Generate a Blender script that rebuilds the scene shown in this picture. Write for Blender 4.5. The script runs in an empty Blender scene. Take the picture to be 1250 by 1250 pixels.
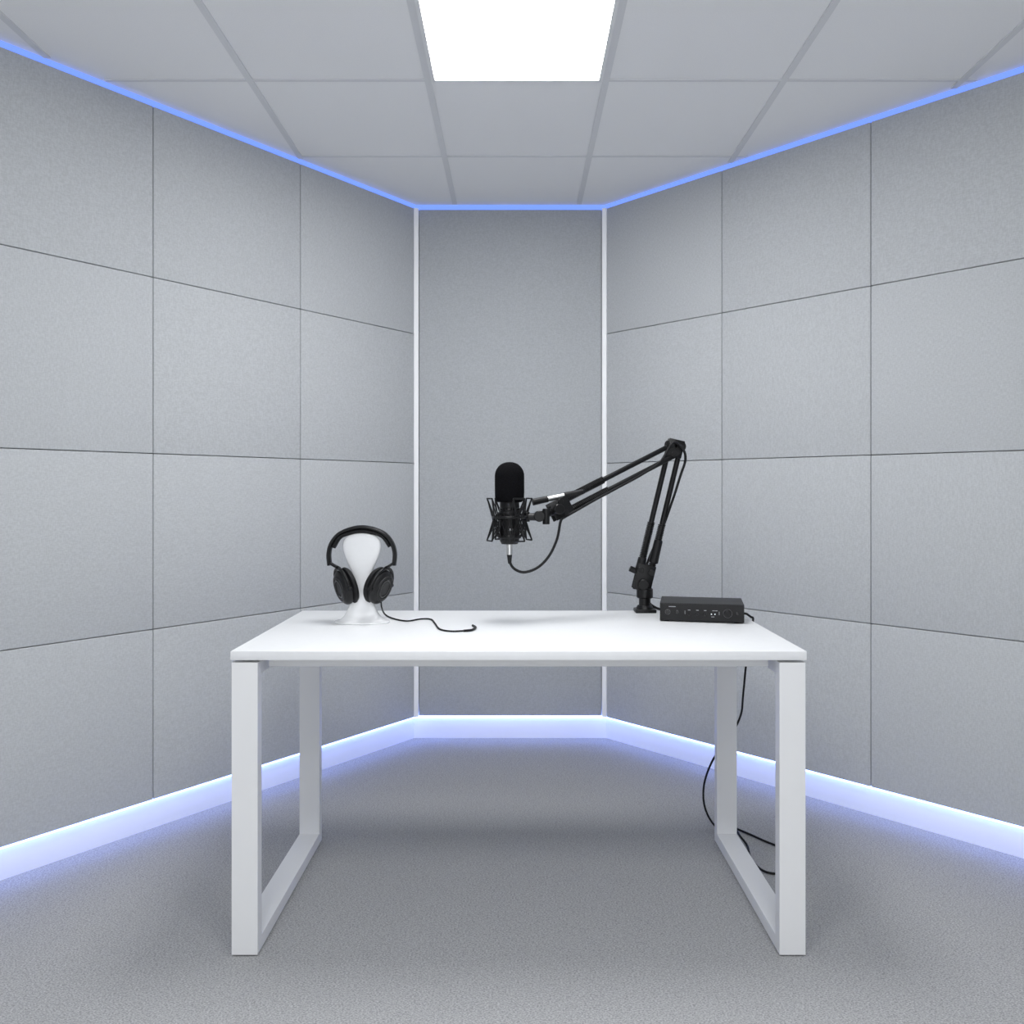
import bpy, bmesh, math, random
from mathutils import Vector, Matrix
random.seed(3)
PI = math.pi
S = bpy.context.scene
C = S.collection
S.view_settings.view_transform = 'Standard'
S.view_settings.look = 'None'

# ------------------------------------------------------------------ camera
CH, FP, CX, HY = 1.13, 1000.0, 631.0, 598.0      # eye height, focal length (px), principal column / horizon row
cd = bpy.data.cameras.new('camera'); cam = bpy.data.objects.new('camera', cd); C.objects.link(cam)
cam.location = (0, 0, CH); cam.rotation_euler = (PI/2, 0, 0)
cd.sensor_width = 36; cd.lens = 36*FP/1250
cd.shift_x = -(CX-625)/1250; cd.shift_y = -(625-HY)/1250
cd.clip_start = .02
S.camera = cam

def P(px, py, D): return Vector(((px-CX)/FP*D, D, CH-(py-HY)/FP*D))
def on_z(px, py, z): return P(px, py, (CH-z)*FP/(py-HY))
TOPZ = 0.74

# ------------------------------------------------------------------ materials
def new_mat(name):
    m = bpy.data.materials.new(name); m.use_nodes = True
    nt = m.node_tree; return m, nt, nt.nodes['Principled BSDF']
def plain(name, col, rough=.5, metal=0, bump=0, bscale=200, var=0.0, spec=.5, glow=None):
    m, nt, b = new_mat(name)
    b.inputs['Base Color'].default_value = (*col, 1)
    b.inputs['Roughness'].default_value = rough; b.inputs['Metallic'].default_value = metal
    b.inputs['Specular IOR Level'].default_value = spec
    if glow: b.inputs['Emission Color'].default_value = (*glow[0], 1); b.inputs['Emission Strength'].default_value = glow[1]
    tc = nt.nodes.new('ShaderNodeTexCoord')
    n = nt.nodes.new('ShaderNodeTexNoise'); n.inputs['Scale'].default_value = bscale; n.inputs['Detail'].default_value = 3
    nt.links.new(tc.outputs['Object'], n.inputs['Vector'])
    if var:
        r = nt.nodes.new('ShaderNodeValToRGB')
        r.color_ramp.elements[0].position = .3; r.color_ramp.elements[1].position = .7
        r.color_ramp.elements[0].color = (*[c*(1-var) for c in col], 1)
        r.color_ramp.elements[1].color = (*[c*(1+var) for c in col], 1)
        nt.links.new(n.outputs['Fac'], r.inputs['Fac']); nt.links.new(r.outputs['Color'], b.inputs['Base Color'])
    if bump:
        bp = nt.nodes.new('ShaderNodeBump'); bp.inputs['Strength'].default_value = bump; bp.inputs['Distance'].default_value = .002
        nt.links.new(n.outputs['Fac'], bp.inputs['Height']); nt.links.new(bp.outputs['Normal'], b.inputs['Normal'])
    return m
def emit(name, col, s, base=.8):
    m, nt, b = new_mat(name)
    b.inputs['Base Color'].default_value = (base, base, base, 1); b.inputs['Specular IOR Level'].default_value = .1
    b.inputs['Emission Color'].default_value = (*col, 1); b.inputs['Emission Strength'].default_value = s
    return m
def fabric(name, col):
    m, nt, b = new_mat(name); N = nt.nodes; L = nt.links
    b.inputs['Roughness'].default_value = .95; b.inputs['Specular IOR Level'].default_value = .15
    tc = N.new('ShaderNodeTexCoord'); oi = N.new('ShaderNodeObjectInfo')
    ml = N.new('ShaderNodeVectorMath'); ml.operation = 'SCALE'; ml.inputs[0].default_value = (7, 3, 5); L.new(oi.outputs['Random'], ml.inputs['Scale'])
    ad = N.new('ShaderNodeVectorMath'); ad.operation = 'ADD'; L.new(tc.outputs['Object'], ad.inputs[0]); L.new(ml.outputs['Vector'], ad.inputs[1])
    outs = []
    for sc in ((110, 110, 430), (430, 430, 90)):
        mp = N.new('ShaderNodeMapping'); mp.inputs['Scale'].default_value = sc; L.new(ad.outputs['Vector'], mp.inputs['Vector'])
        n = N.new('ShaderNodeTexNoise'); n.inputs['Scale'].default_value = 1; n.inputs['Detail'].default_value = 0; L.new(mp.outputs['Vector'], n.inputs['Vector'])
        outs.append(n.outputs['Fac'])
    sm = N.new('ShaderNodeMath'); sm.operation = 'ADD'; L.new(outs[0], sm.inputs[0]); L.new(outs[1], sm.inputs[1])
    hf = N.new('ShaderNodeMath'); hf.operation = 'MULTIPLY'; hf.inputs[1].default_value = .5; L.new(sm.outputs[0], hf.inputs[0])
    r = N.new('ShaderNodeValToRGB'); r.color_ramp.elements[0].position = .33; r.color_ramp.elements[1].position = .67
    r.color_ramp.elements[0].color = (*[c*.92 for c in col], 1); r.color_ramp.elements[1].color = (*[c*1.075 for c in col], 1)
    L.new(hf.outputs[0], r.inputs['Fac']); L.new(r.outputs['Color'], b.inputs['Base Color'])
    return m
def carpet(name, col):
    m, nt, b = new_mat(name); N = nt.nodes; L = nt.links
    b.inputs['Roughness'].default_value = 1; b.inputs['Specular IOR Level'].default_value = .05
    tc = N.new('ShaderNodeTexCoord')
    n1 = N.new('ShaderNodeTexNoise'); n1.inputs['Scale'].default_value = 300; n1.inputs['Detail'].default_value = 1
    n2 = N.new('ShaderNodeTexVoronoi'); n2.inputs['Scale'].default_value = 380
    mp = N.new('ShaderNodeMapping'); mp.inputs['Scale'].default_value = (.7, 1.3, 1)
    L.new(tc.outputs['Object'], mp.inputs['Vector'])
    for n in (n1, n2): L.new(mp.outputs['Vector'], n.inputs['Vector'])
    mx = N.new('ShaderNodeMath'); mx.operation = 'MULTIPLY_ADD'; mx.inputs[1].default_value = -.35
    L.new(n2.outputs['Distance'], mx.inputs[0]); L.new(n1.outputs['Fac'], mx.inputs[2])
    r = N.new('ShaderNodeValToRGB'); r.color_ramp.elements[0].position = .12; r.color_ramp.elements[1].position = .58
    r.color_ramp.elements[0].color = (*[c*.66 for c in col], 1); r.color_ramp.elements[1].color = (*[c*1.26 for c in col], 1)
    L.new(mx.outputs[0], r.inputs['Fac']); L.new(r.outputs['Color'], b.inputs['Base Color'])
    bp = N.new('ShaderNodeBump'); bp.inputs['Strength'].default_value = .2; bp.inputs['Distance'].default_value = .0015
    L.new(mx.outputs[0], bp.inputs['Height']); L.new(bp.outputs['Normal'], b.inputs['Normal'])
    return m

M = dict(
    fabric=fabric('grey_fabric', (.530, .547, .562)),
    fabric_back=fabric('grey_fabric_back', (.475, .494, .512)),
    carpet=carpet('grey_carpet', (.425, .428, .433)),
    tile=plain('ceiling_tile', (.90, .905, .915), .9, bump=.1, bscale=300, var=.02, spec=.1),
    grid=plain('grid_bar', (.74, .75, .77), .7, spec=.2),
    base=plain('skirting_added_glow', (.80, .81, .86), .5, glow=((.38, .48, 1.0), .30)),  # faint blue emission stands in for strip light washing the skirting
    white=plain('white_metal_frame', (.82, .83, .84), .5),
    trim=plain('corner_trim', (.95, .955, .965), .4, glow=((.92, .96, 1.0), .10)),  # faint emission added so the trim reads brighter than the panels
    top=plain('white_laminate', (.85, .86, .87), .38, bscale=60, var=.01, spec=.35),
    leg=plain('white_powder_coat', (.85, .855, .86), .45, bump=.03, bscale=900),
    beam=plain('pale_grey_metal', (.62, .63, .64), .5),
    black=plain('black_metal', (.005, .005, .0055), .34, bump=.03, bscale=700, spec=.32),
    plastic=plain('black_plastic', (.006, .006, .007), .42, bump=.05, bscale=800, spec=.32),
    gloss=plain('gloss_black', (.006, .006, .007), .15),
    leather=plain('black_leatherette', (.006, .006, .007), .55, bump=.25, bscale=400, spec=.28),
    foam=plain('black_foam', (.006, .006, .007), .95, bump=1, bscale=420, var=.5, spec=.06),
    rubber=plain('black_rubber', (.006, .006, .007), .6, bscale=300, var=.1, spec=.3),
    mesh=plain('microphone_black', (.006, .006, .007), .35, bump=.1, bscale=900, spec=.32),
    silver=plain('brushed_steel', (.70, .70, .69), .28, 1),
    stand=plain('white_gloss_plastic', (.80, .81, .82), .25, bscale=80, var=.01),
    inter=plain('black_case', (.008, .008, .009), .45, bump=.05, bscale=900, spec=.32),
    face=plain('black_faceplate', (.006, .006, .007), .3, spec=.3),
    mark=plain('pale_print', (.42, .43, .45), .5),
    knobring=plain('dark_steel_ring', (.12, .12, .125), .4),
    diffuser=emit('lit_diffuser', (.985, .99, 1.0), 21.5),
    ledtop=emit('blue_cove_light', (.15, .265, .92), 1.4, .05),
    ledbase=emit('blue_base_light', (.20, .31, 1.0), 8.5, .3),
    led_g=emit('small_indicator', (.75, .85, 1.0), 1.0),
)

# ------------------------------------------------------------------ builders
ORG = {}
class B:
    def __init__(s): s.bm = bmesh.new()
    def box(s, c, size, rot=None, bev=0, seg=2):
        M4 = Matrix.Translation(c) @ (rot.to_4x4() if rot else Matrix.Identity(4)) @ Matrix.Diagonal((*size, 1))
        vs = bmesh.ops.create_cube(s.bm, size=1, matrix=M4)['verts']
        if bev:
            es = list({e for v in vs for e in v.link_edges})
            bmesh.ops.bevel(s.bm, geom=es, offset=bev, segments=seg, profile=.5, affect='EDGES', clamp_overlap=True)
        return s
    def lathe(s, prof, mat=None, n=40):
        mat = mat or Matrix.Identity(4); rings = []
        for r, z in prof:
            if r < 1e-6: rings.append([s.bm.verts.new(mat @ Vector((0, 0, z)))])
            else: rings.append([s.bm.verts.new(mat @ Vector((r*math.cos(2*PI*k/n), r*math.sin(2*PI*k/n), z))) for k in range(n)])
        s._skin(rings); return s
    def loft(s, prof, mat, n=48, p=2.0):                  # (half width, half depth, z)
        rings = []
        f = lambda q: math.copysign(abs(q)**(2/p), q)
        for w, d, z in prof:
            rings.append([s.bm.verts.new(mat @ Vector((w*f(math.cos(2*PI*k/n)), d*f(math.sin(2*PI*k/n)), z))) for k in range(n)])
        s._skin(rings); s.bm.faces.new(rings[0][::-1]); s.bm.faces.new(rings[-1]); return s
    def _skin(s, rings, closed=False):
        pairs = list(zip(rings, rings[1:])) + ([(rings[-1], rings[0])] if closed else [])
        for a, b in pairs:
            n = max(len(a), len(b))
            for k in range(n):
                if len(a) == 1 and len(b) == 1: continue
                if len(a) == 1: f = (a[0], b[(k+1) % n], b[k])
                elif len(b) == 1: f = (a[k], a[(k+1) % n], b[0])
                else: f = (a[k], a[(k+1) % n], b[(k+1) % n], b[k])
                s.bm.faces.new(f)
    def cyl(s, p0, p1, r, r2=None, n=20, bev=0):
        p0, p1 = Vector(p0), Vector(p1); d = p1-p0; L = d.length
        m = Matrix.Translation(p0) @ d.to_track_quat('Z', 'Y').to_matrix().to_4x4()
        r2 = r if r2 is None else r2
        if bev: pr = [(0, 0), (r-bev, 0), (r, bev), (r2, L-bev), (r2-bev, L), (0, L)]
        else: pr = [(0, 0), (r, 0), (r2, L), (0, L)]
        return s.lathe(pr, m, n)
    def sweep(s, pts, sec, up=None, closed=False):
        pts = [Vector(p) for p in pts]; rings = []; N = len(pts); prev = None
        for i, p in enumerate(pts):
            if closed: t = pts[(i+1) % N]-pts[i-1]
            else: t = pts[min(i+1, N-1)]-pts[max(i-1, 0)]
            t.normalize()
            if up is not None: b = Vector(up); b = (b-t*b.dot(t)).normalized(); a = b.cross(t)
            else:
                if prev is None:
                    q = Vector((0, 0, 1)) if abs(t.z) < .9 else Vector((1, 0, 0)); a = (q-t*q.dot(t)).normalized()
                else: a = (prev-t*prev.dot(t)).normalized()
                prev = a; b = t.cross(a)
            rings.append([s.bm.verts.new(p+a*u+b*v) for u, v in sec])
        s._skin(rings, closed)
        if not closed: s.bm.faces.new(rings[0][::-1]); s.bm.faces.new(rings[-1])
        return s
    def tube(s, pts, r, n=10, closed=False):
        return s.sweep(pts, [(r*math.cos(2*PI*k/n), r*math.sin(2*PI*k/n)) for k in range(n)], closed=closed)
    def build(s, name, mat, parent=None, origin=None, ang=35):
        bmesh.ops.recalc_face_normals(s.bm, faces=s.bm.faces)
        o0 = ORG[parent.name] if parent else Vector(origin or (0, 0, 0))
        bmesh.ops.translate(s.bm, verts=s.bm.verts, vec=-o0)
        for f in s.bm.faces: f.smooth = True
        me = bpy.data.meshes.new(name); s.bm.to_mesh(me); s.bm.free()
        me.set_sharp_from_angle(angle=math.radians(ang)); me.materials.append(mat)
        o = bpy.data.objects.new(name, me); C.objects.link(o)
        if parent: o.parent = parent
        else: o.location = o0
        ORG[o.name] = o0
        return o
def spline(pts, k=10):
    pts = [Vector(p) for p in pts]; q = [pts[0]*2-pts[1]]+pts+[pts[-1]*2-pts[-2]]; out = []
    for i in range(1, len(q)-2):
        a, b, c, d = q[i-1:i+3]
        for j in range(k):
            t = j/k
            out.append(.5*((2*b)+(c-a)*t+(2*a-5*b+4*c-d)*t*t+(3*b-a-3*c+d)*t**3))
    out.append(pts[-1]); return out
def ellipse_sec(a, b, n=14, p=2.6):
    r = []
    for k in range(n):
        c, s_ = math.cos(2*PI*k/n), math.sin(2*PI*k/n)
        r.append((a*math.copysign(abs(c)**(2/p), c), b*math.copysign(abs(s_)**(2/p), s_)))
    return r
def thing(name, label, cat, loc, group=None):
    o = bpy.data.objects.new(name, None); o.empty_display_size = .05; C.objects.link(o)
    o.location = loc; ORG[o.name] = Vector(loc); tag(o, label, cat, group); return o
def tag(o, label, cat, group=None):
    o['label'] = label; o['category'] = cat
    if group: o['group'] = group
    return o
def struct(o): o['kind'] = 'structure'; return o

# ------------------------------------------------------------------ room shell
CEIL = 2.42
LC = Vector((-.456, 3.704, 0)); LD = Vector((-1.024, -1.359, 0)).normalized(); LN = Vector((-LD.y, LD.x, 0))     # into the room
RC = Vector((.396, 3.704, 0)); RD = Vector((1.144, -1.217, 0)).normalized(); RN = Vector((RD.y, -RD.x, 0))
if LN.dot(Vector((0, 0, 0))-LC) < 0: LN = -LN
if RN.dot(Vector((0, 0, 0))-RC) < 0: RN = -RN
TB = 2.8; REAR = -1.3; OFF = .037
LB = LC+LD*TB; RB = RC+RD*TB
foot = [LC+Vector((-.06, .05, 0)), RC+Vector((.06, .05, 0)), RB-RN*.05, Vector((RB.x+.05, REAR-.05, 0)), Vector((LB.x-.05, REAR-.05, 0)), LB-LN*.05]
def slab(z0, z1):
    b = B(); lo = [b.bm.verts.new((p.x, p.y, z0)) for p in foot]; hi = [b.bm.verts.new((p.x, p.y, z1)) for p in foot]
    b.bm.faces.new(lo); b.bm.faces.new(hi)
    for i in range(6): j = (i+1) % 6; b.bm.faces.new((lo[i], lo[j], hi[j], hi[i]))
    return b
struct(slab(-.06, 0).build('floor', M['carpet']))
ceil = struct(slab(CEIL, CEIL+.08).build('ceiling', M['tile']))
# T-bar grid: part of the ceiling
b = B()
def wall_x(y):                                      # room half-extents at depth y
    xl = LC.x+LD.x*min(TB, max(0, (LC.y-y)/-LD.y)); xr = RC.x+RD.x*min(TB, max(0, (RC.y-y)/-RD.y)); return xl, xr
for gx in (-1.96, -1.40, -.84, -.28, .28, .84, 1.40, 1.96):
    if gx < LC.x: y1 = LC.y+(gx-LC.x)/LD.x*LD.y
    elif gx > RC.x: y1 = RC.y+(gx-RC.x)/RD.x*RD.y
    else: y1 = 3.70
    b.box((gx, (y1+REAR)/2, CEIL-.0015), (.021, y1-REAR-.02, .005))
for k in range(-4, 8):
    gy = 3.165-.588*k
    if gy < REAR or gy > 3.69: continue
    xl, xr = wall_x(gy); b.box(((xl+xr)/2, gy, CEIL-.0010), (xr-xl-.02, .011, .0045))
b.build('ceiling_grid', M['grid'], ceil)

def seg_box(b, c, d, n, t0, t1, off0, off1, z0, z1, bev=0):
    """box along a wall: t along, off = distance into the room from panel face"""
    rot = Matrix((d, n, Vector((0, 0, 1)))).transposed()
    if rot.determinant() < 0: rot = Matrix((-d, n, Vector((0, 0, 1)))).transposed()
    p = c+d*((t0+t1)/2)+n*((off0+off1)/2)+Vector((0, 0, (z0+z1)/2))
    b.box(p, (t1-t0, off1-off0, z1-z0), rot, bev)
ROWS = [(.104, .668), (.668, 1.250), (1.250, 1.834), (1.834, 2.401)]
LCOLS = [(.0115, .642), (.642, 1.242), (1.242, 1.862)]
RCOLS = [(.0115, .611), (.611, 1.204), (1.204, 1.806)]
BKN = Vector((0, -1, 0)); BD = Vector((1, 0, 0)); BW = RC.x-LC.x
for nm, c, d, n, t1, tf in (('wall_left', LC, LD, LN, TB, 1.866), ('wall_right', RC, RD, RN, TB, 1.810)):
    b = B(); seg_box(b, c, d, n, -.03, t1, -.09, -OFF, 0, CEIL)
    for z0, z1 in ROWS: seg_box(b, c, d, n, tf, t1, -OFF, 0, z0+.001, z1-.001, .003)
    struct(b.build(nm, M['fabric']))
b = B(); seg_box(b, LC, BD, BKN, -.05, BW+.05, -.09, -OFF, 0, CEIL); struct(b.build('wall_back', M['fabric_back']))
for nm, x, s in (('wall_left_side', LB.x, -1), ('wall_right_side', RB.x, 1)):
    yb = LB.y if s < 0 else RB.y
    b = B(); b.box((x+s*.03, (yb+REAR)/2, CEIL/2), (.06, yb-REAR, CEIL)); struct(b.build(nm, M['fabric']))
b = B(); b.box(((LB.x+RB.x)/2, REAR-.03, CEIL/2), (RB.x-LB.x+.1, .06, CEIL)); struct(b.build('wall_front', M['fabric']))
# baseboards, recessed behind the panel faces
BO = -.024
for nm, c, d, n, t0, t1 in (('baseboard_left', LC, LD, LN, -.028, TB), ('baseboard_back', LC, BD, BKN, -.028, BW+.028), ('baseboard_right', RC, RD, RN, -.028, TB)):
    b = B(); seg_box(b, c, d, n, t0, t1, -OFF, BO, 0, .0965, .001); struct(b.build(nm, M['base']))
# corner trims
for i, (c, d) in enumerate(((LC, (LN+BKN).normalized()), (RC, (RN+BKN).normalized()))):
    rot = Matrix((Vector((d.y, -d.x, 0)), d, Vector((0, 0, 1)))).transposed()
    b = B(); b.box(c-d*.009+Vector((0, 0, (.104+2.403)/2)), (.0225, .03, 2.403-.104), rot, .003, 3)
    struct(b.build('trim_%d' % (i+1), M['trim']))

# ------------------------------------------------------------------ acoustic panels, each a thing
def panel(c, d, n, t0, t1, z0, z1, label, mat, group, g=.0011, cache={}):
    w, h, th = t1-t0-2*g, z1-z0-2*g, OFF
    key = (round(w, 4), round(h, 4), mat.name)
    if key not in cache:
        b = B(); b.box((0, 0, 0), (w, th-.001, h), None, .003, 3)
        o = b.build('acoustic_panel', mat); cache[key] = o.data
    else:
        o = bpy.data.objects.new('acoustic_panel', cache[key]); C.objects.link(o)
    o.location = c+d*((t0+t1)/2)-n*(th/2-.0005)+Vector((0, 0, (z0+z1)/2))
    o.rotation_euler = (0, 0, math.atan2(d.y, d.x)); tag(o, label, 'acoustic panel', group)
rown = ['bottom row', 'second row up', 'third row up', 'top row']
for side, c, d, n, cols in (('left', LC, LD, LN, LCOLS), ('right', RC, RD, RN, RCOLS)):
    coln = ['column nearest the back corner', 'middle column', 'column cut by %s photo edge' % side]
    for ci, (t0, t1) in enumerate(cols):
        for ri, (z0, z1) in enumerate(ROWS):
            panel(c, d, n, t0, t1, z0, z1, 'grey fabric panel in %s of %s wall, %s' % (rown[ri], side, coln[ci]), M['fabric'], 'square panels on the %s wall' % side)
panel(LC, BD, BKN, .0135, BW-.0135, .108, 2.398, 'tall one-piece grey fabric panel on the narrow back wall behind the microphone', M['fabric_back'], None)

# ------------------------------------------------------------------ light strips
for nm, c, d, n, t0, t1, w in (('left', LC, LD, LN, -.004, TB, 'left panelled wall'), ('back', LC, BD, BKN, -.004, BW+.004, 'narrow back wall'), ('right', RC, RD, RN, -.004, TB, 'right panelled wall')):
    b = B(); seg_box(b, c, d, n, t0, t1, -.025, -.004, 2.403, CEIL-.0005)
    tag(b.build('light_strip', M['ledtop']), 'thin blue light strip along the ceiling edge of the %s' % w, 'light strip', 'blue strips along the ceiling')
    b = B(); seg_box(b, c, d, n, t0, t1, -.030, -.008, .0967, .1020)
    tag(b.build('light_strip', M['ledbase']), 'blue white light strip under the panels at the foot of the %s' % w, 'light strip', 'blue strips above the baseboards')

# ------------------------------------------------------------------ ceiling light
ly0, ly1 = 1.989, 2.577
t = thing('ceiling_light', 'bright square white light panel set in the tiled ceiling', 'ceiling light', (0, (ly0+ly1)/2, CEIL-.010))
b = B(); yc = (ly0+ly1)/2; W, Dp = .536, .576
for sx in (-1, 1): b.box((sx*(W/2-.006), yc, CEIL-.006), (.012, Dp, .010))
for sy in (-1, 1): b.box((0, yc+sy*(Dp/2-.006), CEIL-.006), (W-.02, .012, .010))
b.build('frame', M['white'], t)
b = B(); b.box((0, yc, CEIL-.004), (W-.024, Dp-.024, .006)); b.build('diffuser', M['diffuser'], t)
# unseen fill lights added at ceiling height, with large soft ones behind the viewer
def area(nm, loc, sx, sy, e, rot=(0, 0, 0), col=(.978, .988, 1)):
    l = bpy.data.lights.new(nm, 'AREA'); l.shape = 'RECTANGLE'; l.size = sx; l.size_y = sy; l.energy = e; l.color = col
    o = bpy.data.objects.new(nm, l); C.objects.link(o); o.location = loc; o.rotation_euler = rot; return o
area('fill_lamp', (-.56, .519, CEIL-.012), .53, .56, 13.5)
area('fill_lamp', (.56, .519, CEIL-.012), .53, .56, 13.5)
area('fill_lamp', (0, -.657, CEIL-.012), .53, .56, 13)
area('soft_fill', (0, -1.1, .9), 2.4, 1.2, 14, (math.radians(90+22), 0, 0))  # added fill, tilted up to brighten walls, desk legs and ceiling
area('soft_fill', (0, -.1, 1.5), 1.6, .9, 11.5, (PI, 0, 0))  # added fill aimed straight up to brighten the ceiling

# ------------------------------------------------------------------ desk
X0, X1, Y0, Y1 = -.693, .701, 1.98, 2.648
t = thing('desk', 'white desk with flat square-loop metal legs in the centre of the room', 'desk', (.004, 2.31, 0))
b = B(); b.box(((X0+X1)/2, (Y0+Y1)/2, TOPZ-.011), (X1-X0, Y1-Y0, .022), None, .0015, 2); b.build('tabletop', M['top'], t)
LT, LWd, LH = .7115, .063, .032
for s, xo in ((1, X0+.002), (-1, X1-.002-LWd)):
    xc = xo+LWd/2
    b = B(); ya, yb = Y0+.004, Y1-.012
    outer = [(ya, 0.004), (yb, 0.004), (yb, LT), (ya, LT)]; inner = [(ya+LH, .004+LH), (yb-LH, .004+LH), (yb-LH, LT-LH), (ya+LH, LT-LH)]
    v = {}
    for k, xx in enumerate((xc-LWd/2, xc+LWd/2)):
        v[k] = ([b.bm.verts.new((xx, *p)) for p in outer], [b.bm.verts.new((xx, *p)) for p in inner])
    for i in range(4):
        j = (i+1) % 4
        for k in (0, 1): b.bm.faces.new((v[k][0][i], v[k][0][j], v[k][1][j], v[k][1][i]))
        for q in (0, 1): b.bm.faces.new((v[0][q][i], v[0][q][j], v[1][q][j], v[1][q][i]))
    es = [e for e in b.bm.edges if e.calc_face_angle(0) > .5]
    bmesh.ops.bevel(b.bm, geom=es, offset=.002, segments=2, affect='EDGES')
    lg = b.build('leg', M['leg'], t)
    for y in (ya+.03, yb-.03):
        b = B(); b.box((xc, y, .002), (LWd*.8, .03, .004)); b.build('foot_pad', M['beam'], lg)
    for y in (ya+.05, yb-.09):
        b = B(); b.box((xc+s*.012, y, (LT+.718)/2), (.05, .05, .718-LT), None, .0005); b.build('spacer', M['beam'], lg)
for y in (Y0+.065, Y1-.130):
    b = B(); b.box(((X0+X1)/2, y, .705), (X1-X0-2*LWd-.03, .03, .026), None, .002); b.build('cross_beam', M['leg'], t)

# ------------------------------------------------------------------ headphone stand
HD = 2.41
sx = (442-CX)/FP*HD
t0m = Matrix.Translation((sx, HD, 0))
t = thing('headphone_stand', 'white keyhole-shaped stand holding headphones on the left of the desk', 'headphone stand', (sx, HD, TOPZ))
b = B(); b.loft([(.080, .044, .740), (.082, .046, .742), (.081, .045, .7445), (.076, .040, .7465), (.066, .034, .7475)], t0m, p=2.3); b.build('base', M['stand'], t)
prof = [(.070, .037, .7465), (.062, .030, .751), (.054, .023, .758), (.047, .018, .768), (.040, .014, .783), (.033, .012, .803), (.0265, .0115, .828), (.0235, .011, .85), (.0250, .011, .870), (.031, .011, .892), (.040, .011, .912), (.0485, .011, .932), (.0545, .011, .950), (.0565, .011, .966), (.0545, .011, .979), (.048, .011, .989), (.038, .011, .9965), (.022, .010, 1.001), (.008, .006, 1.003)]
b = B(); b.loft(prof, t0m, p=4); b.build('upright', M['stand'], t, ang=60)

# ------------------------------------------------------------------ headphones
def Hp(px, py, dy=0): return P(px, py, HD)+Vector((0, dy, 0))
t = thing('headphones', 'black over-ear headphones hanging on the white stand', 'headphones', (sx, HD, 1.005))
arc = spline([Hp(402.5, 690), Hp(401.5, 676), Hp(405, 663), Hp(414, 652), Hp(427, 646), Hp(441, 643.5), Hp(455, 645.5), Hp(469, 651.5), Hp(478, 662), Hp(482, 675), Hp(481, 690)], 6)
b = B(); b.sweep(arc, ellipse_sec(.0062, .016), up=(0, 1, 0)); b.build('headband', M['plastic'], t)
pad = spline([Hp(407, 668), Hp(415, 655.5), Hp(428, 650), Hp(441, 647.8), Hp(455, 649.5), Hp(468, 655), Hp(476.5, 667)], 6)
b = B(); b.sweep(pad, ellipse_sec(.0070, .0145, p=2), up=(0, 1, 0)); b.build('headband_cushion', M['leather'], t)
for s, cc, top, ax in ((-1, Hp(422, 716, -.010), Hp(402.5, 686), Vector((-.76, -.50, -.26))), (1, Hp(464, 715.5, -.010), Hp(481, 686), Vector((.80, -.40, -.30)))):
    ax.normalize(); q = ax.to_track_quat('Z', 'Y').to_matrix().to_4x4(); m = Matrix.Translation(cc) @ q @ Matrix.Diagonal((1.06, 1.16, 1, 1))
    b = B(); b.lathe([(0, -.004), (.040, -.004), (.0445, -.002), (.0455, .003), (.0445, .009), (.040, .0145), (.034, .018), (.033, .0205), (.027, .0215), (.0255, .0195), (.0, .0195)], m)
    cup = b.build('ear_cup', M['plastic'], t)
    b = B(); b.lathe([(.020, .0193), (.0235, .0193), (.0235, .0205), (.020, .0208)], m); b.build('ring', M['gloss'], cup)
    b = B(); b.lathe([(0, -.010), (.020, -.010), (.022, -.010), (.024, -.015), (.028, -.0215), (.036, -.024), (.044, -.0215), (.048, -.015), (.0475, -.009), (.041, -.004), (0, -.004)], m)
    b.build('ear_cushion', M['leather'], t)
    # yoke: slider from band plus fork arms ending on both edges of the cup
    side = ax.cross(Vector((0, 0, 1))).normalized(); upv = side.cross(ax).normalized()
    if upv.z < 0: upv = -upv
    crown = cc+upv*.061+ax*.004
    b = B(); b.sweep(spline([top+Vector((0, 0, .012)), top, top*.45+crown*.55+Vector((s*.003, 0, 0)), crown], 6), ellipse_sec(.0040, .011), up=(0, 1, 0)); b.build('slider', M['plastic'], t)
    fork = [cc+ax*.005+side*(.0515*math.cos(a))+upv*(.059*math.sin(a)) for a in [PI*k/24 for k in range(25)]]
    b = B(); b.tube(fork, .0048, 10)
    for e in (-1, 1): b.cyl(cc+ax*.005+side*e*.045, cc+ax*.005+side*e*.0565, .0065, n=16, bev=.001)
    b.build('yoke', M['black'], t)
zt = TOPZ+.0028
cab = spline([Hp(466, 735, -.01), Hp(467.5, 741, -.02), on_z(470, 750, zt+.004), on_z(480, 755, zt), on_z(497, 758, zt), on_z(514, 755.5, zt), on_z(526, 756, zt), on_z(531, 761, zt), on_z(537, 768, zt), on_z(551, 770.5, zt), on_z(567, 770, zt)], 8)
b = B(); b.tube(cab, .0024, 8); cb = b.build('cable', M['rubber'], t)
b = B(); b.tube(spline([on_z(566, 770, zt+.001), on_z(576, 769, zt+.001), on_z(580.5, 766, zt+.001), on_z(577, 763.5, zt+.001)], 6), .0034, 10); b.build('plug', M['plastic'], cb)

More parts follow.
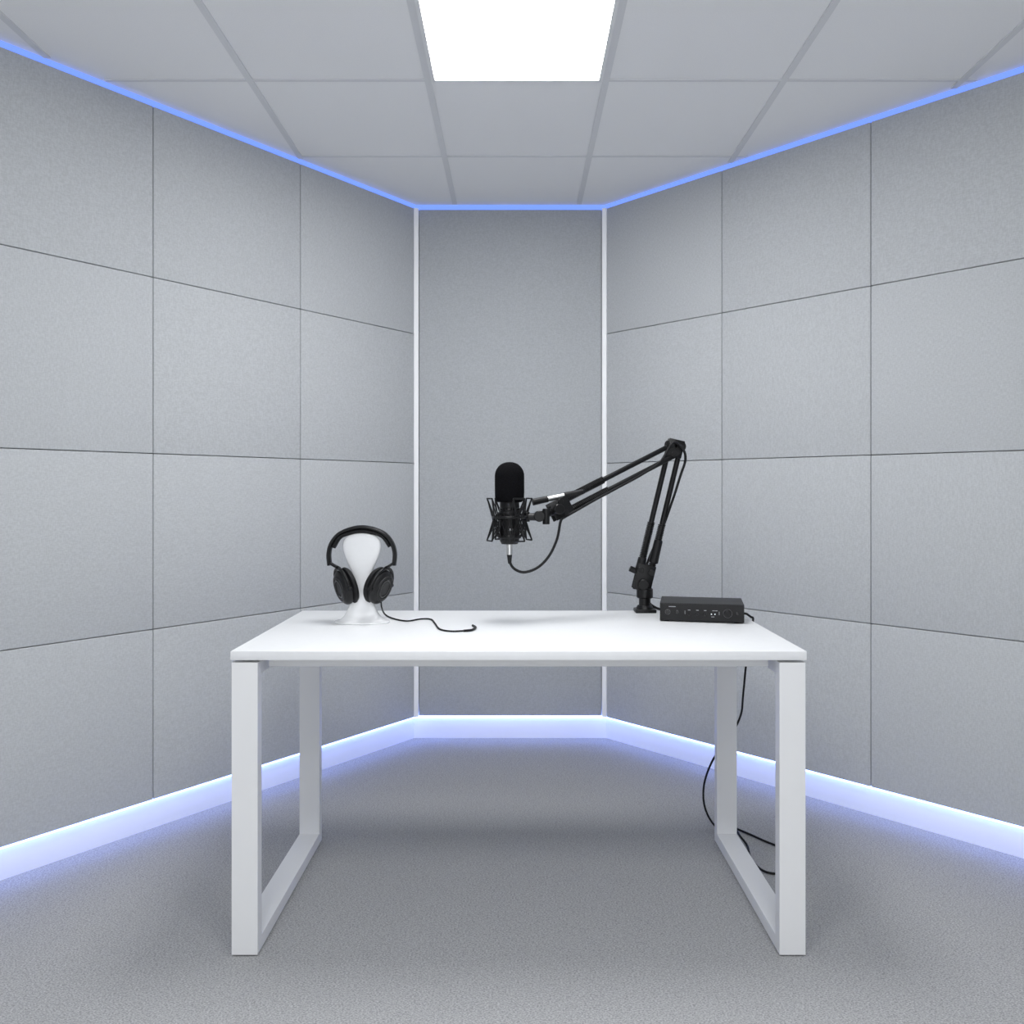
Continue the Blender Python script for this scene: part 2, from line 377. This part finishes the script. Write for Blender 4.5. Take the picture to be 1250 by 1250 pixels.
# ------------------------------------------------------------------ microphone
MD = 2.40
mc = P(622, 600, MD); mx, my = mc.x, mc.y
mm = Matrix.Translation((mx, my, 0))
zf = lambda py: CH-(py-HY)/FP*MD
t = thing('microphone', 'black studio microphone with foam windscreen held upright by the boom arm', 'microphone', (mx, my, zf(664)))
fr = .0432; zt_, zb_ = zf(564), zf(613)
pr = [(0, zt_)]
for k in range(1, 11):
    a = PI/2*k/10; pr.append((fr*math.sin(a)**.9, zt_-.041*(1-math.cos(a))))
pr += [(fr, zb_+.028), (fr*.985, zb_+.014), (fr*.93, zb_+.005), (fr*.80, zb_), (0, zb_)]
b = B(); b.lathe(pr, mm); b.build('foam_windscreen', M['foam'], t, ang=70)
b = B(); b.lathe([(0, zb_+.002), (.0285, zb_+.002), (.0290, zf(622)), (.0298, zf(624)), (.0298, zf(656)), (.0285, zf(658)), (.0285, zf(660)), (.024, zf(664)), (0, zf(664))], mm); bd = b.build('body', M['mesh'], t)
b = B(); b.lathe([(.0296, zf(620)), (.0306, zf(620.5)), (.0306, zf(622)), (.0296, zf(622.5))], mm); b.build('ring', M['gloss'], bd)
b = B(); b.box((mx+.004, my-.0298, zf(646)), (.012, .002, .006), None, .0008); b.build('switch', M['mark'], bd)
b = B(); b.lathe([(0, zf(664)+.001), (.0095, zf(664)+.001), (.0095, zf(667)), (.0085, zf(667.5)), (.0085, zf(677)), (.0, zf(677))], mm); b.build('connector', M['silver'], t)

# ------------------------------------------------------------------ boom arm
BD_ = 2.618
bx = (787-CX)/FP*BD_
t = thing('boom_arm', 'black articulated microphone boom arm clamped to the back edge of the desk', 'microphone arm', (bx, BD_, TOPZ))
b = B(); b.box((bx, BD_-.002, TOPZ+.0055), (.066, .056, .011), None, .002)
b.box((bx, Y1+.006, .700), (.050, .010, .100), None, .002); b.box((bx, BD_+.002, .652), (.050, .068, .009), None, .002)
b.build('clamp', M['black'], t)
b = B(); b.cyl((bx, BD_, .620), (bx, BD_, .714), .005); b.cyl((bx, BD_, .710), (bx, BD_, .7178), .016); b.cyl((bx-.03, BD_, .624), (bx+.03, BD_, .624), .004)
b.build('clamp_screw', M['black'], t)
A = P(786, 704, BD_); E = P(823, 549, 2.600); F = P(683, 621, 2.440)
b = B(); b.cyl((bx, BD_, TOPZ+.010), (bx, BD_, TOPZ+.022), .027, .024, 28, .002); b.cyl((bx, BD_, TOPZ+.020), (bx, BD_, A.z-.055), .0185, .0185, 24, .001); b.cyl((bx, BD_, A.z-.068), (bx, BD_, A.z-.036), .026, .026, 28, .003)
b.build('post', M['black'], t)
def frame(a, c_): 
    u = (c_-a).normalized(); s_ = Vector((0, 1, 0)); s_ = (s_-u*s_.dot(u)).normalized(); v_ = s_.cross(u); return u, v_, s_
uL, vL, sL = frame(A, E); uU, vU, sU = frame(E, F)
sg = 1 if vL.x > 0 else -1            # +1: vL points right
# base joint
b = B()
rot = Matrix((uL, vL, sL)).transposed()
for e in (-1, 1): b.box(A-uL*.002+sL*e*.0145, (.084, .058, .005), rot, .002)
for e in (-1, 1): b.cyl(A+vL*e*.018+uL*.020-sL*.022, A+vL*e*.018+uL*.020+sL*.022, .010, n=18, bev=.001)
b.cyl(A-uL*.022-sL*.030, A-uL*.022+sL*.025, .017, n=24, bev=.002)
b.cyl(A-vL*sg*.020+uL*.010, A-vL*sg*.050+uL*.016, .0095, n=18, bev=.001)
b.build('base_joint', M['black'], t)
def bars(a, c_, v_, half, trim0, trim1, spring_at, r=.0080):
    u = (c_-a).normalized()
    for e in (-1, 1):
        p0, p1 = a+v_*e*half+u*trim0, c_-u*trim1+v_*e*half
        b = B(); b.tube([p0, p0+(p1-p0)*.5, p1], r, 12); rod = b.build('bar', M['black'], t)
        q0 = p0+(p1-p0)*spring_at[0]; q1 = p0+(p1-p0)*spring_at[1]; n = 26*8
        w = u.cross(v_).normalized()
        b = B(); b.tube([q0+(q1-q0)*(k/n)+(v_*math.cos(2*PI*k/8)+w*math.sin(2*PI*k/8))*(r+.0018) for k in range(n+1)], .0022, 6); b.build('spring', M['black'], rod)
bars(A, E, vL, .0175, .012, -.004, (.05, .40), .0086)
bars(E, F, vU, .0175, -.004, .004, (.62, .95), .0080)
# sleeves on the lower bars
for e, (k0, k1) in ((-sg, (.02, .14)), (sg, (.12, .30))):
    b = B(); p0 = A+vL*e*.0185; L = (E-A).length
    b.cyl(p0+uL*L*k0-sL*.001, p0+uL*L*k1-sL*.001, .0150, .0135, 20, .0015); b.build('sleeve', M['plastic'], t)
# elbow
b = B()
for e in (-1, 1):
    o = Vector((0, e*.0140, 0))
    for p, r in ((E+uL*.013+vL*.014, .018), (E+uL*.013-vL*.014, .018), (E, .022)):
        b.cyl(p+o-Vector((0, .0025, 0)), p+o+Vector((0, .0025, 0)), r, n=26, bev=.0008)
    b.box(E+o+uL*.004, (.056, .050, .0048), Matrix((uL, vL, sL)).transposed(), .0015)
for p in (E+uL*.013+vL*.014, E+uL*.013-vL*.014, E-uL*.014): b.cyl(p-Vector((0, .020, 0)), p+Vector((0, .020, 0)), .0085, n=18, bev=.001)
b.build('elbow_joint', M['black'], t)
# end joint
b = B(); rotU = Matrix((uU, vU, sU)).transposed()
for e in (-1, 1): b.box(F+sU*e*.0140-uU*.002, (.064, .056, .005), rotU, .002)
for e in (-1, 1): b.cyl(F+vU*e*.018-uU*.006-sU*.020, F+vU*e*.018-uU*.006+sU*.020, .009, n=18, bev=.001)
b.cyl(F+uU*.014-sU*.034, F+uU*.014+sU*.022, .016, n=24, bev=.002)
b.build('end_joint', M['black'], t)
k0, k1 = P(650, 613, 2.425), P(712, 600, 2.455)
b = B(); b.cyl(k0, k0+(k1-k0)*.30, .0105, .0095, 20, .001); b.build('tension_grip', M['plastic'], t)
b = B(); b.cyl(k0+(k1-k0)*.62, k1, .0095, .008, 20, .001); b.build('tension_grip', M['plastic'], t)
b = B(); b.cyl(k0+(k1-k0)*.29, k0+(k1-k0)*.63, .0078, n=20); o = b.build('tension_rod', M['silver'], t); o['label'] = 'bright steel rod section'
# link to the mount
G = P(650, 630, 2.403); zc = zf(631)
hub = Vector((mx+.049, my+.001, zc))
b = B(); b.cyl(F+uU*.010, G+Vector((.016, 0, 0)), .0120, n=18, bev=.001); b.cyl(G+Vector((.020, -.018, 0)), G+Vector((.020, .018, 0)), .0165, n=22, bev=.002); b.cyl(G+Vector((.02, 0, -.002)), hub+Vector((.004, 0, 0)), .0120, .0105, n=18, bev=.001)
b.cyl(hub+Vector((.002, 0, -.014)), hub+Vector((.002, 0, .014)), .0085, n=18, bev=.001)
b.cyl(G+Vector((.040, -.002, -.024)), G+Vector((.040, -.002, .022)), .0105, n=18, bev=.001)
b.build('swivel', M['black'], t)
# shock mount: outer hoop with angular brackets, crossed elastic cords down and up to the cradle
ring_r = .062
def circ(r, z, n=48): return [Vector((mx+r*math.cos(2*PI*k/n), my+r*math.sin(2*PI*k/n), z)) for k in range(n)]
b = B(); b.tube(circ(.049, zc), .0042, 10, True)
angs = [PI*(.5*k)+.45 for k in range(4)]
ends = []
for a in angs:
    d = Vector((math.cos(a), math.sin(a), 0)); c0 = Vector((mx, my, 0))
    tg = Vector((-d.y, d.x, 0))
    mid = c0+d*.049+Vector((0, 0, zc))
    for e in (-1, 1):
        hi = c0+d*(ring_r+.002)+tg*e*.018+Vector((0, 0, zf(608.5))); lo = c0+d*(ring_r+.002)+tg*e*.018+Vector((0, 0, zf(659.5)))
        b.tube([hi, mid], .0023, 8); b.tube([mid, lo], .0023, 8); ends.append((a, e, hi, lo))
    b.tube([ends[-2][2], ends[-1][2]], .0023, 8); b.tube([ends[-2][3], ends[-1][3]], .0023, 8)
sm = b.build('shock_mount', M['black'], t)
b = B()
for zz in (zf(627), zf(655)): b.sweep(circ(.0322, zz), ellipse_sec(.0024, .0050), up=(0, 0, 1), closed=True)
for a in (.6, 2.2, 3.8, 5.4): b.cyl((mx+.033*math.cos(a), my+.033*math.sin(a), zf(655)), (mx+.033*math.cos(a), my+.033*math.sin(a), zf(627)), .0024, n=8)
b.build('cradle', M['black'], sm)
b = B()
for a, e, hi, lo in ends:
    for da in (-.25, .35, .95):
        aa = a+e*da
        for z_, pt in ((zf(655), hi), (zf(627), lo)):
            b.tube([pt, Vector((mx+.0355*math.cos(aa), my+.0355*math.sin(aa), z_))], .0014, 6)
b.build('elastic_cord', M['rubber'], sm)

# ------------------------------------------------------------------ audio interface
yaw = math.radians(-12); iw, idp, ih = .242, .155, .055
fc = on_z(856.5, 760, TOPZ); rotI = Matrix.Rotation(yaw, 3, 'Z')
ic = fc+rotI @ Vector((0, idp/2, 0))
t = thing('audio_interface', 'black audio interface box with knobs and jacks at the right of the desk', 'audio interface', (ic.x, ic.y, TOPZ))
def IL(x, y, z): return Vector((ic.x, ic.y, TOPZ))+rotI @ Vector((x, y, z))
b = B(); b.box(IL(0, 0, .003+(ih-.003)/2), (iw, idp, ih-.003), rotI, .0006, 1); b.build('case', M['inter'], t)
b = B(); b.box(IL(0, -idp/2-.0008, .003+(ih-.003)/2), (iw-.004, .0025, ih-.007), rotI, .0003, 1); fp = b.build('faceplate', M['face'], t)
for x in (-1, 1):
    for y in (-1, 1):
        b = B(); b.cyl(IL(x*(iw/2-.02), y*(idp/2-.018), 0), IL(x*(iw/2-.02), y*(idp/2-.018), .0035), .008, n=18); b.build('foot', M['rubber'], t)
yf = -idp/2-.0018
def fcyl(x, z, r, L, mat, nm, par, r2=None):
    b = B(); b.cyl(IL(x, yf+.001, z), IL(x, yf-L, z), r, r2, 24, min(.001, r*.2)); return b.build(nm, mat, par)
def fring(x, z, r, mat, nm, par, w=.0012):
    m = Matrix.Translation(IL(x, yf-.0006, z)) @ (IL(0, -1, 0)-IL(0, 0, 0)).to_track_quat('Z', 'Y').to_matrix().to_4x4()
    b = B(); b.lathe([(r-w, -.001), (r-w, .0008), (r, .0008), (r, -.001)], m, 28); return b.build(nm, mat, par)
fcyl(-.098, .029, .0070, .003, M['gloss'], 'jack', t); fring(-.098, .029, .0078, M['knobring'], 'jack_ring', fp)
fcyl(-.070, .029, .0062, .003, M['gloss'], 'jack', t)
for x in (-.036, -.012, .010): fcyl(x, .024, .0040, .008, M['plastic'], 'small_knob', t, .0035)
fcyl(.074, .029, .0115, .014, M['plastic'], 'volume_knob', t, .0105); fring(.074, .029, .0130, M['knobring'], 'knob_ring', fp, .001)
fcyl(.101, .029, .0046, .003, M['gloss'], 'jack', t)
for x, z, w, h in [(x, .036, .007, .0014) for x in (-.036, -.012, .010, .034, .042)]+[(x, .029, .0010, .010) for x in (-.048, .050)]+[(-.085, .045, .020, .0018), (.032, .018, .009, .0014)]:
    b = B(); b.box(IL(x, yf, z), (w, .0012, h), rotI); b.build('printed_mark', M['mark'], fp)
for x in (.028, .038): 
    b = B(); b.cyl(IL(x, yf, .026), IL(x, yf-.001, .026), .0017, n=12); b.build('indicator', M['led_g'], t)

# ------------------------------------------------------------------ microphone cable
rt = lambda k, o, y=-.024: A+(E-A)*k+vL*sg*o+Vector((0, y, 0))
dn = lambda k, o: E+(F-E)*k+Vector((0, -.022, -o))
pts = [Vector((mx, my, zf(677))), Vector((mx+.001, my, zf(686))), P(628, 694.5, 2.40), P(640, 698.5, 2.40), P(656, 693, 2.405), P(670, 679, 2.41), P(680, 658, 2.415), P(684.5, 636, 2.405),
       dn(.96, .032), dn(.86, .030), dn(.7, .027), dn(.5, .026), dn(.3, .024), dn(.14, .014), P(822, 540, 2.568), P(834, 549, 2.568), P(836.5, 562, 2.570), rt(.82, .034), rt(.68, .030), rt(.55, .027, -.012), rt(.42, .025, .010), rt(.30, .020, .030), rt(.15, .010, .040), rt(-.02, .004, .038),
       Vector((bx+.010, Y1-.006, TOPZ+.045)), Vector((bx+.024, Y1-.010, TOPZ+.020)), Vector((bx+.055, Y1-.012, TOPZ+.0055)), Vector((bx+.095, Y1-.016, TOPZ+.0055)), IL(-.010, idp/2+.030, .012), IL(0, idp/2+.012, .026), IL(0, idp/2-.001, .028)]
b = B(); b.tube(spline(pts, 8), .0040, 8)
mcb = tag(b.build('microphone_cable', M['rubber'], origin=pts[0]), 'black cable looping from under the microphone and along the boom arm', 'cable')
b = B(); b.cyl((mx, my, zf(677)-.0005), (mx+.0005, my, zf(688)), .0078, .005, 18, .001); b.build('cable_boot', M['plastic'], mcb)

# ------------------------------------------------------------------ power cord
FZ = .0045
pts = [IL(iw/2-.001, -.02, .022), IL(iw/2+.010, -.019, .021), Vector((.6975, 2.444, .751)), Vector((.7080, 2.456, .744)), Vector((.714, 2.49, .712)), Vector((.717, 2.55, .62)), P(907, 850, 2.63), P(905, 870, 2.66), P(897, 889, 2.675), P(882, 910, 2.69), P(869, 930, 2.695), P(860, 955, 2.70), P(859, 978, 2.71), P(865, 997, 2.72),
       on_z(876, 1010, FZ), on_z(893, 1010, FZ), on_z(912, 1017, FZ), on_z(932, 1026, FZ), on_z(950, 1034, FZ), on_z(966, 1048, FZ), on_z(964, 1062, FZ), on_z(948, 1066.5, FZ), on_z(930, 1062, FZ), on_z(917, 1048, FZ), on_z(912, 1032, FZ+.001), on_z(903, 1020, FZ+.008), on_z(896, 1008, FZ+.004)]
b = B(); b.tube(spline(pts, 8), .0034, 8)
tag(b.build('power_cord', M['rubber'], origin=pts[0]), 'black cord hanging behind the right desk leg and looping on the carpet', 'cord')

# ------------------------------------------------------------------ world
w = bpy.data.worlds.new('world'); S.world = w; w.use_nodes = True
w.node_tree.nodes['Background'].inputs['Color'].default_value = (.5, .53, .58, 1); w.node_tree.nodes['Background'].inputs['Strength'].default_value = .2
